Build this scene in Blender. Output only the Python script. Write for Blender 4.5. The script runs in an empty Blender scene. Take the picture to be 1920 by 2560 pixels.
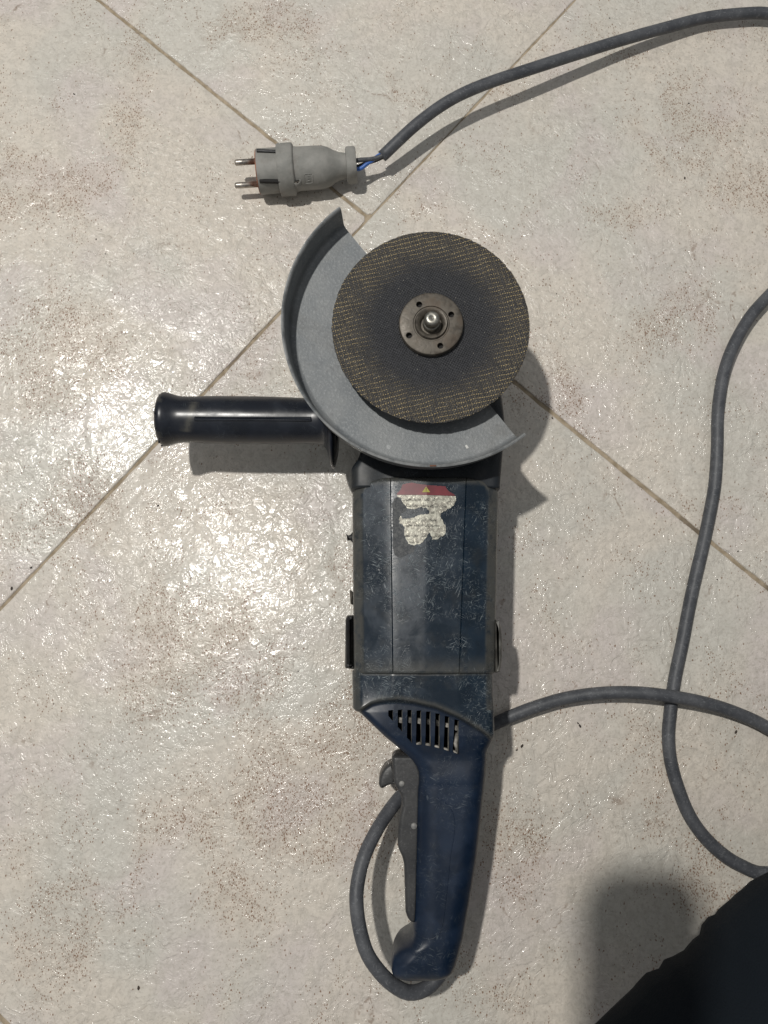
import bpy, bmesh, math, random
from mathutils import Vector, Matrix, noise as mnoise
random.seed(7)
SC = bpy.context.scene
COL = SC.collection
R = math.radians

# ------------------------------------------------------------------ camera, world, lamp
FPX, CH, TH = 1994.0, 0.62, R(9.7)
cam_d = bpy.data.cameras.new("camera")
cam = bpy.data.objects.new("camera", cam_d); COL.objects.link(cam)
cam.location = (0, 0, CH); cam.rotation_euler = (TH, 0, 0)
cam_d.sensor_fit = 'VERTICAL'; cam_d.sensor_height = 36; cam_d.sensor_width = 27
cam_d.lens = 36 * FPX / 2560
cam_d.clip_start = 0.002; cam_d.clip_end = 50
SC.camera = cam
SC.render.resolution_x = 768; SC.render.resolution_y = 1024

w = bpy.data.worlds.new("World"); SC.world = w; w.use_nodes = True
bg = w.node_tree.nodes["Background"]
bg.inputs[1].default_value = 1.0
_nt = w.node_tree; _g = _nt.nodes.new("ShaderNodeTexCoord"); _x = _nt.nodes.new("ShaderNodeSeparateXYZ"); _m = _nt.nodes.new("ShaderNodeMix"); _m.data_type = 'RGBA'
_nt.links.new(_g.outputs["Generated"], _x.inputs[0]); _nt.links.new(_x.outputs[2], _m.inputs[0])      # room: walls dimmer than the lit ceiling
_m.inputs[6].default_value = (.160, .160, .158, 1); _m.inputs[7].default_value = (.305, .312, .318, 1)
_nt.links.new(_m.outputs[2], bg.inputs[0])

ld = bpy.data.lights.new("ceiling_lamp", 'POINT')
ld.energy = 164; ld.shadow_soft_size = 0.042; ld.color = (1.0, 0.97, 0.915)
lamp = bpy.data.objects.new("ceiling_lamp", ld); COL.objects.link(lamp)
lamp.location = (-0.66, 0.58, 2.4)

SC.view_settings.view_transform = 'Standard'; SC.view_settings.look = 'None'
SC.view_settings.exposure = 0.0; SC.view_settings.gamma = 1

# ------------------------------------------------------------------ photo geometry -> world
CT, ST = math.cos(TH), math.sin(TH)
def P(x, y, z=0.0):
    dx, dy, dz = (x - 960) / FPX, (1280 - y) / FPX, -1.0
    dy, dz = dy * CT - dz * ST, dy * ST + dz * CT
    t = (z - CH) / dz
    return Vector((dx * t, dy * t, z))
def W(p):
    y, z = p[1], p[2] - CH
    yc, zc = y * CT + z * ST, -y * ST + z * CT
    return (960 + FPX * p[0] / -zc, 1280 - FPX * yc / -zc)
def lerp(tab, y):
    if y <= tab[0][0]: return tab[0][1]
    for (a, va), (b, vb) in zip(tab, tab[1:]):
        if y <= b: return va + (vb - va) * (y - a) / (b - a)
    return tab[-1][1]
def sstep(a, b, x):
    t = max(0, min(1, (x - a) / (b - a))); return t * t * (3 - 2 * t)

# ------------------------------------------------------------------ object helpers
def tag(o, label=None, cat=None, group=None, kind=None):
    if label: o["label"] = label
    if cat: o["category"] = cat
    if group: o["group"] = group
    if kind: o["kind"] = kind
    return o
def empty(name, loc=(0, 0, 0)):
    o = bpy.data.objects.new(name, None); COL.objects.link(o); o.location = loc
    o.empty_display_size = 0.02
    return o
def attach(o, parent):
    if parent is not None:
        bpy.context.view_layer.update()
        o.parent = parent
        o.matrix_parent_inverse = parent.matrix_world.inverted()
def obj(name, bm, mat, parent=None, smooth=True, mtx=None, angle=None, wear_sheen=None):
    bmesh.ops.recalc_face_normals(bm, faces=bm.faces)
    me = bpy.data.meshes.new(name)
    for f in bm.faces: f.smooth = smooth
    if angle is not None:
        for e in bm.edges:
            if len(e.link_faces) == 2 and e.calc_face_angle(0) > R(angle): e.smooth = False
    bm.to_mesh(me); bm.free()
    if wear_sheen:
        at = me.attributes.new('wear_sheen', 'FLOAT', 'POINT')
        for v in me.vertices: at.data[v.index].value = wear_sheen(v.co)
    if mtx is not None: me.transform(mtx)
    me.materials.append(mat)
    o = bpy.data.objects.new(name, me); COL.objects.link(o)
    attach(o, parent)
    return o
def loft(rings, closed=True, caps=True):
    bm = bmesh.new()
    V = [[bm.verts.new(p) for p in r] for r in rings]
    n = len(rings[0])
    for a, b in zip(V, V[1:]):
        for i in range(n if closed else n - 1):
            j = (i + 1) % n
            try: bm.faces.new((a[i], a[j], b[j], b[i]))
            except ValueError: pass
    if caps:
        for r in (V[0], V[-1]):
            try: bm.faces.new(r)
            except ValueError: pass
    return bm
def lathe(prof, seg=64, mtx=None, caps=True):
    """prof: (axial, radius) along local Z"""
    rings = []
    for z, r in prof:
        rings.append([Vector((math.cos(2 * math.pi * i / seg) * r, math.sin(2 * math.pi * i / seg) * r, z)) for i in range(seg)])
    bm = loft(rings, True, caps)
    if mtx is not None: bmesh.ops.transform(bm, matrix=mtx, verts=bm.verts)
    return bm
def catmull(pts, step):
    out = []
    P_ = [Vector(p) for p in pts]
    for i in range(len(P_) - 1):
        p0 = P_[max(i - 1, 0)]; p1 = P_[i]; p2 = P_[i + 1]; p3 = P_[min(i + 2, len(P_) - 1)]
        n = max(1, int((p2 - p1).length / step))
        for k in range(n):
            t = k / n
            out.append(0.5 * ((2 * p1) + (p2 - p0) * t + (2 * p0 - 5 * p1 + 4 * p2 - p3) * t * t + (3 * p1 - p0 - 3 * p2 + p3) * t ** 3))
    out.append(P_[-1])
    return out
def tube(pts, r, seg=16, step=0.004, wob=0.0, caps=True):
    c = catmull(pts, step)
    rings = []
    up = Vector((0, 0, 1))
    for i, p in enumerate(c):
        t = (c[min(i + 1, len(c) - 1)] - c[max(i - 1, 0)]).normalized()
        s = t.cross(up)
        if s.length < 1e-4: s = Vector((1, 0, 0))
        s.normalize(); u = s.cross(t).normalized()
        rr = r(i / (len(c) - 1)) if callable(r) else r
        rr *= 1 + wob * mnoise.noise(p * 60)
        rings.append([p + s * math.cos(2 * math.pi * k / seg) * rr + u * math.sin(2 * math.pi * k / seg) * rr for k in range(seg)])
    return loft(rings, True, caps)
def slab(sx, sy, sz, mtx, rad):
    q = round_poly([Vector((-sx / 2, -sy / 2)), Vector((sx / 2, -sy / 2)), Vector((sx / 2, sy / 2)), Vector((-sx / 2, sy / 2))], rad, 8)
    rings = [[Vector((p.x, p.y, z)) for p in inset(q, i)] for z, i in ((-sz / 2, .001), (-sz / 2 + .001, 0), (sz / 2 - .001, 0), (sz / 2, .001))]
    bm = loft(rings); bmesh.ops.transform(bm, matrix=mtx, verts=bm.verts); return bm
def box(sx, sy, sz, mtx=None, bev=0.0):
    bm = bmesh.new(); bmesh.ops.create_cube(bm, size=1)
    bmesh.ops.scale(bm, vec=(sx, sy, sz), verts=bm.verts)
    if bev: bmesh.ops.bevel(bm, geom=bm.edges[:], offset=bev, segments=2, affect='EDGES', profile=0.5)
    if mtx is not None: bmesh.ops.transform(bm, matrix=mtx, verts=bm.verts)
    return bm
def round_poly(pts, rad, n=4):
    """round corners of a closed 2d polygon (list of Vector 2d)"""
    out = []; m = len(pts)
    for i in range(m):
        p, a, b = pts[i], pts[i - 1], pts[(i + 1) % m]
        da, db = (a - p), (b - p)
        r = min(rad, da.length * .45, db.length * .45)
        A = p + da.normalized() * r; B = p + db.normalized() * r
        for k in range(n + 1):
            t = k / n
            out.append(A * (1 - t) ** 2 + p * 2 * t * (1 - t) + B * t * t)
    return out
def inset(pts, d):
    """move a ccw closed polygon inwards by d"""
    m = len(pts); out = []
    ar = sum(pts[i].x * pts[(i + 1) % m].y - pts[(i + 1) % m].x * pts[i].y for i in range(m))
    sg = 1 if ar > 0 else -1
    for i in range(m):
        t = (pts[(i + 1) % m] - pts[i - 1])
        if t.length < 1e-9: out.append(pts[i].copy()); continue
        t.normalize(); out.append(pts[i] + Vector((-t.y, t.x)) * d * sg)
    return out
def prism(px, z, layers, rad=0.0, zfun=None, n=4):
    """px: outline in photo pixels seen at height z; layers: (height, inset) bottom to top"""
    pts = [P(x, y, z).xy for x, y in px]
    if rad: pts = round_poly(pts, rad, n)
    rings = []
    for zz, ins in layers:
        q = inset(pts, ins)
        rings.append([Vector((p.x, p.y, zz + (zfun(p) if zfun else 0))) for p in q])
    bm = loft(rings, True, True)
    bmesh.ops.triangulate(bm, faces=[f for f in bm.faces if len(f.verts) > 4])
    return bm

# ------------------------------------------------------------------ material helpers
class NT:
    def __init__(s, name):
        s.m = bpy.data.materials.new(name); s.m.use_nodes = True
        s.t = s.m.node_tree; s.b = s.t.nodes["Principled BSDF"]; s.L = s.t.links.new
        s.tc = s.t.nodes.new("ShaderNodeTexCoord").outputs["Object"]
    def n(s, typ, **kw):
        nd = s.t.nodes.new(typ)
        for k, v in kw.items(): setattr(nd, k, v)
        return nd
    def set(s, sock, v):
        if isinstance(v, bpy.types.NodeSocket): s.L(v, sock)
        elif isinstance(v, (tuple, list)) and len(v) == 3 and sock.type == 'RGBA': sock.default_value = (*v, 1)
        else: sock.default_value = v
    def mapping(s, sc=(1, 1, 1), rot=(0, 0, 0), loc=(0, 0, 0), src=None):
        m = s.n("ShaderNodeMapping"); s.L(src or s.tc, m.inputs[0])
        m.inputs["Scale"].default_value = sc; m.inputs["Rotation"].default_value = rot
        s.set(m.inputs["Location"], loc)
        return m.outputs[0]
    def noise(s, scale, det=3, rough=.5, dist=0, src=None, out=0):
        m = s.n("ShaderNodeTexNoise"); s.L(src or s.tc, m.inputs["Vector"])
        m.inputs["Scale"].default_value = scale; m.inputs["Detail"].default_value = det
        m.inputs["Roughness"].default_value = rough; m.inputs["Distortion"].default_value = dist
        return m.outputs[out]
    def vor(s, scale, feat='F1', src=None, rnd=1.0):
        m = s.n("ShaderNodeTexVoronoi", feature=feat); s.L(src or s.tc, m.inputs["Vector"])
        m.inputs["Scale"].default_value = scale; m.inputs["Randomness"].default_value = rnd
        return m
    def ramp(s, v, a, b, lo=0.0, hi=1.0, smooth=True):
        m = s.n("ShaderNodeMapRange"); m.interpolation_type = 'SMOOTHSTEP' if smooth else 'LINEAR'
        s.set(m.inputs[0], v); m.inputs[1].default_value = a; m.inputs[2].default_value = b
        m.inputs[3].default_value = lo; m.inputs[4].default_value = hi
        return m.outputs[0]
    def math(s, op, a, b=0.0, c=0.0):
        m = s.n("ShaderNodeMath", operation=op)
        s.set(m.inputs[0], a); s.set(m.inputs[1], b); s.set(m.inputs[2], c)
        return m.outputs[0]
    def mix(s, f, a, b):
        m = s.n("ShaderNodeMix", data_type='RGBA')
        s.set(m.inputs[0], f); s.set(m.inputs[6], a); s.set(m.inputs[7], b)
        return m.outputs[2]
    def bump(s, h, dist, strength=1.0, prev=None):
        m = s.n("ShaderNodeBump"); s.set(m.inputs["Height"], h)
        m.inputs["Distance"].default_value = dist; m.inputs["Strength"].default_value = strength
        if prev: s.L(prev, m.inputs["Normal"])
        return m.outputs[0]
    def out(s, col=None, rough=None, metal=None, normal=None, spec=None, coat=None, sheen=None):
        b = s.b.inputs
        if col is not None: s.set(b["Base Color"], col)
        if rough is not None: s.set(b["Roughness"], rough)
        if metal is not None: s.set(b["Metallic"], metal)
        if normal is not None: s.L(normal, b["Normal"])
        if spec is not None: s.set(b["Specular IOR Level"], spec)
        if coat is not None: s.set(b["Coat Weight"], coat)
        if sheen is not None: s.set(b["Sheen Weight"], sheen)
        return s.m
    def scratches(s, scale=1.0, seed=0.0, dens=0.0):
        """thin short lines in many directions, 0..1"""
        tot = None
        for i, a in enumerate((20, 65, 110, 155, -35)):
            v = s.mapping((1, 1, 0.2), (0, 0, R(a + seed * 13)), (seed + i * 3.1, i * 1.7, 0))
            wv = s.noise(60 * scale, 2, .5, 0, v, 1)
            vv = s.n("ShaderNodeVectorMath", operation='MULTIPLY_ADD'); s.L(wv, vv.inputs[0])
            vv.inputs[1].default_value = (0.0007, 0.0007, 0); s.L(v, vv.inputs[2])
            st = s.mapping((260 * scale, 3200 * scale, 1), src=vv.outputs[0])
            nz = s.noise(1, 0, .5, 0, st)
            ln = s.ramp(nz, .71 - dens, .80 - dens)
            mk = s.ramp(s.noise(170 * scale, 1, .5, 0, s.mapping((1, 1, 1), (0, 0, 0), (i * 5.3, seed, 1))), .52, .62)
            q = s.math('MULTIPLY', ln, mk)
            tot = q if tot is None else s.math('MAXIMUM', tot, q)
        return tot

# ---- tile
CLOUDS = [(730, 2000, 300, 190, 1), (480, 1600, 260, 190, .8), (880, 1830, 130, 130, 1), (130, 900, 210, 190, .85), (220, 1220, 130, 130, .7), (110, 480, 210, 130, .9),
          (620, 2230, 110, 130, .7), (170, 2330, 130, 170, .6), (640, 60, 170, 80, .8), (1760, 330, 190, 190, .75), (1860, 470, 130, 110, .9), (1700, 800, 170, 130, .7), (1560, 540, 120, 60, .5),
          (1290, 2090, 90, 150, .8), (1770, 2190, 120, 110, .8), (1500, 120, 140, 70, .55), (1450, 950, 90, 120, .5), (850, 1430, 60, 80, .7), (1180, 2480, 160, 80, .5), (330, 250, 60, 260, .5)]
def mat_tile():
    s = NT("glazed_tile")
    oi = s.n("ShaderNodeObjectInfo")
    sh = s.n("ShaderNodeVectorMath", operation='MULTIPLY_ADD'); s.L(oi.outputs["Random"], sh.inputs[0])
    sh.inputs[1].default_value = (3.7, 2.3, 0); s.L(s.tc, sh.inputs[2])
    c = sh.outputs[0]
    big = s.noise(7, 4, .55, .6, c); big2 = s.noise(11, 3, .5, .4, s.mapping(loc=(3, 9, 2), src=c))
    base = s.mix(s.ramp(big, .40, .62), (.70, .64, .56), (.63, .605, .545))
    base = s.mix(s.ramp(big2, .48, .66, 0, .75), base, (.655, .59, .56))
    mot = s.noise(150, 4, .65, .8, c)
    base = s.mix(s.ramp(mot, .38, .68, 0, .42), base, (.44, .41, .36))
    base = s.mix(s.ramp(s.noise(420, 2, .6, 0, c), .50, .70, 0, .34), base, (.38, .34, .285))
    # brown clouds
    # (printed clouds of the tile design)
    pm = s.noise(16, 5, .68, .7, s.mapping((1, .7, 1), (0, 0, .5), (5.2, 1.1, 0)))
    acc = None
    for (x, y, rx, ry, am) in CLOUDS:
        q = P(x, y)
        mp_ = s.n("ShaderNodeVectorMath", operation='SUBTRACT'); s.L(s.tc, mp_.inputs[0]); mp_.inputs[1].default_value = (q.x, q.y, 0)
        m2 = s.n("ShaderNodeVectorMath", operation='MULTIPLY'); s.L(mp_.outputs[0], m2.inputs[0]); m2.inputs[1].default_value = (3216 / rx, 3216 / ry, 0)
        ln = s.n("ShaderNodeVectorMath", operation='LENGTH'); s.L(m2.outputs[0], ln.inputs[0])
        v = s.ramp(ln.outputs["Value"], .2, 1.35, am, 0)
        acc = v if acc is None else s.math('MAXIMUM', acc, v)
    patch = s.ramp(s.math('ADD', pm, s.math('MULTIPLY', acc, .33)), .52, .78)
    base = s.mix(s.math('MULTIPLY', patch, .11), base, (.44, .31, .20))
    # specks inside the clouds
    sv = s.mapping((1.15, .8, 1), (0, 0, .35), src=c)
    dv = s.n("ShaderNodeVectorMath", operation='MULTIPLY_ADD'); s.L(s.noise(420, 2, .5, 0, c, 1), dv.inputs[0])
    dv.inputs[1].default_value = (.0016, .0016, 0); s.L(sv, dv.inputs[2])
    v1 = s.vor(560, src=dv.outputs[0]); v2 = s.vor(900, src=dv.outputs[0])
    sep1 = s.n("ShaderNodeSeparateColor"); s.L(v1.outputs["Color"], sep1.inputs[0])
    sep2 = s.n("ShaderNodeSeparateColor"); s.L(v2.outputs["Color"], sep2.inputs[0])
    p2 = s.ramp(s.noise(46, 4, .75, .4, c), .33, .58)
    dens = s.math('MULTIPLY', s.math('MAXIMUM', patch, s.ramp(s.noise(20, 3, .7, 0, s.mapping(loc=(7, 1, 3), src=c)), .50, .70, 0, .45)), p2)
    on1 = s.math('GREATER_THAN', s.math('MULTIPLY', dens, 1.0), sep1.outputs[0])
    on2 = s.math('GREATER_THAN', s.math('MULTIPLY', dens, .95), sep2.outputs[1])
    d1 = s.math('MULTIPLY', s.ramp(v1.outputs["Distance"], .18, .42, 1, 0), on1)
    d2 = s.math('MULTIPLY', s.ramp(v2.outputs["Distance"], .18, .45, 1, 0), on2)
    spk = s.math('MAXIMUM', d1, s.math('MULTIPLY', d2, .85))
    # lone specks everywhere
    v3 = s.vor(210, src=dv.outputs[0]); sep3 = s.n("ShaderNodeSeparateColor"); s.L(v3.outputs["Color"], sep3.inputs[0])
    on3 = s.math('GREATER_THAN', s.ramp(s.noise(14, 2, .5, 0, s.mapping(loc=(8, 8, 0), src=c)), .40, .7, .03, .30), sep3.outputs[2])
    d3 = s.math('MULTIPLY', s.ramp(v3.outputs["Distance"], .07, .16, 1, 0), on3)
    spk = s.math('MAXIMUM', spk, s.math('MULTIPLY', d3, .9))
    # thin veins
    vv = s.n("ShaderNodeVectorMath", operation='MULTIPLY_ADD'); s.L(s.noise(22, 4, .6, 0, c, 1), vv.inputs[0])
    vv.inputs[1].default_value = (.05, .05, 0); s.L(s.mapping((1.5, .8, 1), (0, 0, .3), src=c), vv.inputs[2])
    ve = s.vor(7, 'DISTANCE_TO_EDGE', vv.outputs[0])
    vein = s.math('MULTIPLY', s.ramp(ve.outputs["Distance"], .002, .010, 1, 0), s.ramp(s.noise(26, 3, .6, 0, s.mapping(loc=(2, 6, 0), src=c)), .52, .66))
    vein = s.math('MULTIPLY', vein, s.ramp(s.noise(300, 2, .5, 0, c), .4, .55))
    base = s.mix(s.math('MULTIPLY', spk, .95), base, (.21, .112, .060))
    base = s.mix(s.math('MULTIPLY', vein, .6), base, (.23, .15, .10))
    # relief
    wr = s.noise(70, 5, .6, .5, c)
    rid = s.math('ABSOLUTE', s.math('SUBTRACT', wr, .5))
    rid = s.ramp(rid, 0, .11, 0, 1, True)
    fbm = s.noise(62, 5, .60, .5, s.mapping(loc=(3, 2, 5), src=c))
    lumps = s.noise(27, 2, .5, .6, c)
    fine = s.noise(330, 3, .6, .5, c)
    amt = s.ramp(s.noise(12, 2, .5, 0, s.mapping(loc=(1, 4, 7), src=c)), .35, .65, .45, 1)
    cre = s.ramp(ve.outputs["Distance"], .0, .05, 0, 1)
    h = s.math('MULTIPLY', rid, s.math('MULTIPLY', amt, .50))
    h = s.math('ADD', h, s.math('MULTIPLY', fbm, 1.25))
    h = s.math('ADD', h, s.math('MULTIPLY', lumps, 1.2))
    h = s.math('ADD', h, s.math('MULTIPLY', fine, .12))
    h = s.math('ADD', h, s.math('MULTIPLY', cre, .35))
    nb = s.bump(h, .00078, 1.0)
    rough = s.ramp(s.noise(24, 3, .6, 0, c), .35, .65, .36, .50)
    rough = s.math('ADD', rough, s.math('MULTIPLY', spk, .2))
    s.b.inputs['Coat Roughness'].default_value = .10; s.L(nb, s.b.inputs['Coat Normal'])
    s.b.inputs['Coat IOR'].default_value = 1.5
    return s.out(base, rough, normal=nb, spec=.42, coat=s.ramp(s.noise(18, 3, .6, 0, c), .3, .6, .32, .72))
M = {}
M['tile'] = mat_tile()

def mat_grout():
    s = NT("grout")
    n = s.noise(120, 4, .6)
    c = s.mix(s.ramp(n, .35, .65), (.27, .215, .145), (.42, .345, .25))
    c = s.mix(s.ramp(s.noise(35, 3), .58, .72, 0, .8), c, (.14, .11, .08))
    return s.out(c, .85, normal=s.bump(n, .0008))
M['grout'] = mat_grout()

def mat_navy(name, base=(.0028, .0112, .0225), dust=(.060, .078, .084), scr=.5, rough=.36, brown=.25, dens=0.0):
    s = NT(name)
    n1 = s.noise(45, 4, .6, .3)
    c = s.mix(s.ramp(n1, .40, .65, 0, .5), base, tuple(x * 1.9 + .004 for x in base))
    c = s.mix(s.ramp(s.noise(70, 3, .6, 0, s.mapping(loc=(4, 4, 4))), .50, .72, 0, brown), c, (.045, .044, .038))
    sc = s.scratches(1.0, 1.0, dens); sc2 = s.scratches(.55, 4.0, dens)
    area = s.ramp(s.noise(28, 3, .55, 0, s.mapping(loc=(9, 2, 4))), .38, .60)
    ss = s.math('MULTIPLY', s.math('MAXIMUM', sc, sc2), s.math('MULTIPLY', area, scr))
    c = s.mix(ss, c, (.30, .35, .37))
    fuzz = s.ramp(s.noise(500, 3, .7), .52, .75)
    c = s.mix(s.math('MULTIPLY', s.math('MULTIPLY', fuzz, area), scr * .7), c, dust)
    at = s.n("ShaderNodeAttribute"); at.attribute_name = "wear_sheen"  # real wear, plus sheen painted on chamfer strips and grip edge
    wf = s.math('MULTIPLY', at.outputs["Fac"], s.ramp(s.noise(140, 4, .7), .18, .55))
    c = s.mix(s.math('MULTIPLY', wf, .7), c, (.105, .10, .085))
    r = s.math('ADD', s.ramp(n1, .3, .7, rough - .06, rough + .1), s.math('MULTIPLY', ss, .2))
    nb = s.bump(s.math('ADD', s.math('MULTIPLY', ss, -1.0), s.math('MULTIPLY', s.noise(260, 2), .25)), .00012)
    return s.out(c, r, normal=nb, spec=.5)
M['navy'] = mat_navy("navy_plastic", scr=.62, dens=.012, rough=.27)
M['navy_grip'] = mat_navy("navy_grip_plastic", base=(.0022, .0100, .0270), scr=.22, rough=.42, brown=.12)
M['navy_handle'] = mat_navy("blue_black_handle_plastic", base=(.0075, .0100, .0165), scr=.12, rough=.30, brown=.10)
M['gearpaint'] = mat_navy("dusty_navy_metal", base=(.006, .009, .013), scr=.3, rough=.5, brown=.4)

def mat_rubber(name, a, b, scr=.3, rough=.55):
    s = NT(name)
    n = s.noise(60, 5, .65, .2)
    c = s.mix(s.ramp(n, .20, .85), a, b)
    st = s.scratches(.9, 2.0)
    c = s.mix(s.math('MULTIPLY', st, scr), c, (.30, .31, .32))
    c = s.mix(s.ramp(s.noise(420, 3, .7), .56, .74, 0, .45), c, tuple(x * 2.2 for x in b))
    return s.out(c, rough, normal=s.bump(s.noise(300, 3), .0002), spec=.4)
M['cord'] = mat_rubber("cord_rubber", (.045, .049, .058), (.115, .120, .130), .5, .50)
M['trigger'] = mat_rubber("trigger_plastic", (.030, .031, .034), (.060, .060, .060), .2, .42)
M['black'] = mat_rubber("black_plastic", (.012, .012, .014), (.03, .03, .03), .1, .5)

def mat_guard():
    s = NT("grey_guard_paint")
    n = s.noise(35, 4, .6)
    c = s.mix(s.ramp(n, .35, .65), (.145, .158, .168), (.19, .20, .205))
    f = s.noise(520, 3, .7)
    c = s.mix(s.ramp(f, .50, .70, 0, .5), c, (.30, .31, .315))
    c = s.mix(s.ramp(s.noise(160, 3, .6), .58, .74, 0, .35), c, (.09, .095, .10))
    v = s.vor(70); sp = s.n("ShaderNodeSeparateColor"); s.L(v.outputs["Color"], sp.inputs[0])
    ring = s.math('MULTIPLY', s.ramp(v.outputs["Distance"], .09, .13, 1, 0), s.math('GREATER_THAN', .10, sp.outputs[0]))
    c = s.mix(s.math('MULTIPLY', ring, .5), c, (.36, .37, .375))
    at = s.n('ShaderNodeAttribute'); at.attribute_name = 'wear_sheen'
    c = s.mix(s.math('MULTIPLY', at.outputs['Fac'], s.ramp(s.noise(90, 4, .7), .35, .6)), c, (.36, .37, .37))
    c = s.mix(s.ramp(s.noise(14, 4, .6, .5, s.mapping(loc=(1, 7, 2))), .52, .72, 0, .45), c, (.105, .10, .092))
    rust = s.math('MULTIPLY', s.ramp(s.vor(120).outputs["Distance"], .10, .16, 1, 0), s.ramp(s.noise(60, 2, .5, 0, s.mapping(loc=(3, 3, 3))), .66, .7))
    c = s.mix(s.math('MULTIPLY', rust, .7), c, (.14, .06, .035))
    return s.out(c, .46, metal=.25, normal=s.bump(f, .00012))
M['guard'] = mat_guard()

def mat_steel(name, a, b, rough=.4, metal=.85):
    s = NT(name)
    n = s.noise(220, 4, .65, .3)
    c = s.mix(s.ramp(n, .35, .65), a, b)
    c = s.mix(s.ramp(s.noise(90, 3), .52, .70, 0, .6), c, (.10, .075, .055))
    return s.out(c, s.ramp(n, .3, .7, rough - .08, rough + .16), metal=metal, normal=s.bump(n, .0002))
M['nut'] = mat_steel("worn_nut_steel", (.075, .066, .055), (.135, .12, .10), .48, .5)
M['spindle'] = mat_steel("worn_spindle_steel", (.22, .22, .20), (.36, .34, .30), .32, .85)
M['prong'] = mat_steel("plug_prong_steel", (.34, .31, .28), (.52, .48, .43), .30, .9)
M['pin'] = mat_steel("pin_steel", (.20, .20, .195), (.30, .295, .28), .55, .2)

def mat_disc():
    s = NT("resin_cutting_disc")
    lay = s.mapping((1, 1, 1), (0, 0, R(-17)))
    sx = s.n("ShaderNodeSeparateXYZ"); s.L(lay, sx.inputs[0])
    wob = s.math('MULTIPLY', s.math('SUBTRACT', s.noise(55, 3, .6, 0, lay), .5), .0038)
    X = s.math('ADD', sx.outputs[0], wob); Y = s.math('ADD', sx.outputs[1], wob)
    k = 2 * math.pi / .0021
    wx = s.math('SINE', s.math('MULTIPLY', X, k)); wy = s.math('SINE', s.math('MULTIPLY', Y, k))
    weave = s.math('MULTIPLY', wx, wy)
    r = s.n("ShaderNodeVectorMath", operation='LENGTH'); s.L(s.tc, r.inputs[0])
    rad = r.outputs["Value"]
    gr = s.noise(900, 3, .7)
    c = s.mix(s.ramp(gr, .35, .7), (.005, .006, .008), (.029, .030, .036))
    outer = s.ramp(rad, .034, .058)
    c = s.mix(s.math('MULTIPLY', outer, s.ramp(s.noise(200, 4, .75), .3, .7, .25, 1)), c, (.055, .048, .039))
    c = s.mix(s.ramp(weave, .2, .9, 0, .5), c, (.080, .084, .092))
    # worn glass threads showing near the rim
    k2 = 2 * math.pi / .0030
    ty = s.math('SINE', s.math('MULTIPLY', s.math('ADD', Y, s.math('MULTIPLY', X, .05)), k2))
    tx = s.math('SINE', s.math('MULTIPLY', X, 2 * math.pi / .0016))
    th = s.math('MULTIPLY', s.ramp(ty, .80, .97), s.ramp(s.math('ADD', tx, s.math('MULTIPLY', s.noise(260, 2), 1.6)), .45, 1.2))
    mk = s.math('MULTIPLY', s.ramp(rad, .036, .057), s.ramp(s.noise(110, 4, .8), .38, .56))
    th = s.math('MULTIPLY', th, mk)
    th2 = s.math('MULTIPLY', s.math('MULTIPLY', s.ramp(s.math('SINE', s.math('MULTIPLY', X, k2)), .86, .98), s.ramp(s.math('ADD', s.math('SINE', s.math('MULTIPLY', Y, 2 * math.pi / .0016)), s.noise(300, 2)), .6, 1.2)), s.math('MULTIPLY', s.ramp(rad, .040, .062), .45))
    th = s.math('MAXIMUM', th, th2)
    c = s.mix(s.math('MULTIPLY', th, .95), c, (.52, .40, .19))
    v = s.vor(1300); sp = s.n("ShaderNodeSeparateColor"); s.L(v.outputs["Color"], sp.inputs[0])
    sk = s.math('MULTIPLY', s.math('GREATER_THAN', s.ramp(rad, .03, .062, .012, .05), sp.outputs[0]), s.ramp(v.outputs["Distance"], .15, .32, 1, 0))
    c = s.mix(s.math('MULTIPLY', sk, .8), c, (.60, .56, .46))
    h = s.math('ADD', s.math('MULTIPLY', weave, .5), gr)
    return s.out(c, s.ramp(gr, .3, .7, .42, .7), normal=s.bump(h, .00035), spec=.45)
M['disc'] = mat_disc()

def mat_plug():
    s = NT("grey_plug_rubber")
    n = s.noise(80, 4, .6)
    c = s.mix(s.ramp(n, .35, .65), (.225, .225, .21), (.285, .28, .262))
    c = s.mix(s.ramp(s.noise(350, 3, .7), .55, .72, 0, .35), c, (.32, .31, .29))
    c = s.mix(s.ramp(s.noise(50, 4, .6, 0, s.mapping(loc=(5, 1, 1))), .56, .70, 0, .35), c, (.13, .10, .085))
    return s.out(c, .6, normal=s.bump(s.noise(400, 3), .0002), spec=.35)
M['plug'] = mat_plug()
def flat(name, c, rough=.5, metal=0, var=.25, sc=200):
    s = NT(name)
    return s.out(s.mix(s.ramp(s.noise(sc, 3), .35, .65, 0, 1), c, tuple(x * (1 - var) for x in c)), rough, metal=metal)
M['plugface'] = flat("orange_plug_face", (.36, .13, .065), .6, var=.4)
M['blue'] = flat("blue_wire", (.055, .17, .56), .35)
M['darkhole'] = flat("dark_hole", (.012, .011, .011), .8)
M['ink'] = flat("black_ink", (.02, .02, .02), .6)
M['yellow'] = flat("warning_yellow", (.42, .38, .06), .5)
M['red'] = flat("red_print", (.19, .020, .032), .38, var=.35, sc=90)
M['slotplastic'] = flat("pale_motor_part", (.42, .40, .36), .55, var=.7, sc=160)
M['edge'] = flat("scuffed_lit_edge", (.16, .155, .14), .5, var=.6, sc=120)  # scuffed slot edges; paler tone also paints light onto right brush cover
M['chip'] = flat("white_paint_chip", (.75, .75, .72), .6)
M['crumb'] = flat("dark_crumb", (.06, .045, .035), .8, var=.6, sc=60)
M['skin'] = flat("skin", (.45, .27, .19), .5)
M['phonebody'] = flat("phone_body", (.03, .03, .035), .25)
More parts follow.
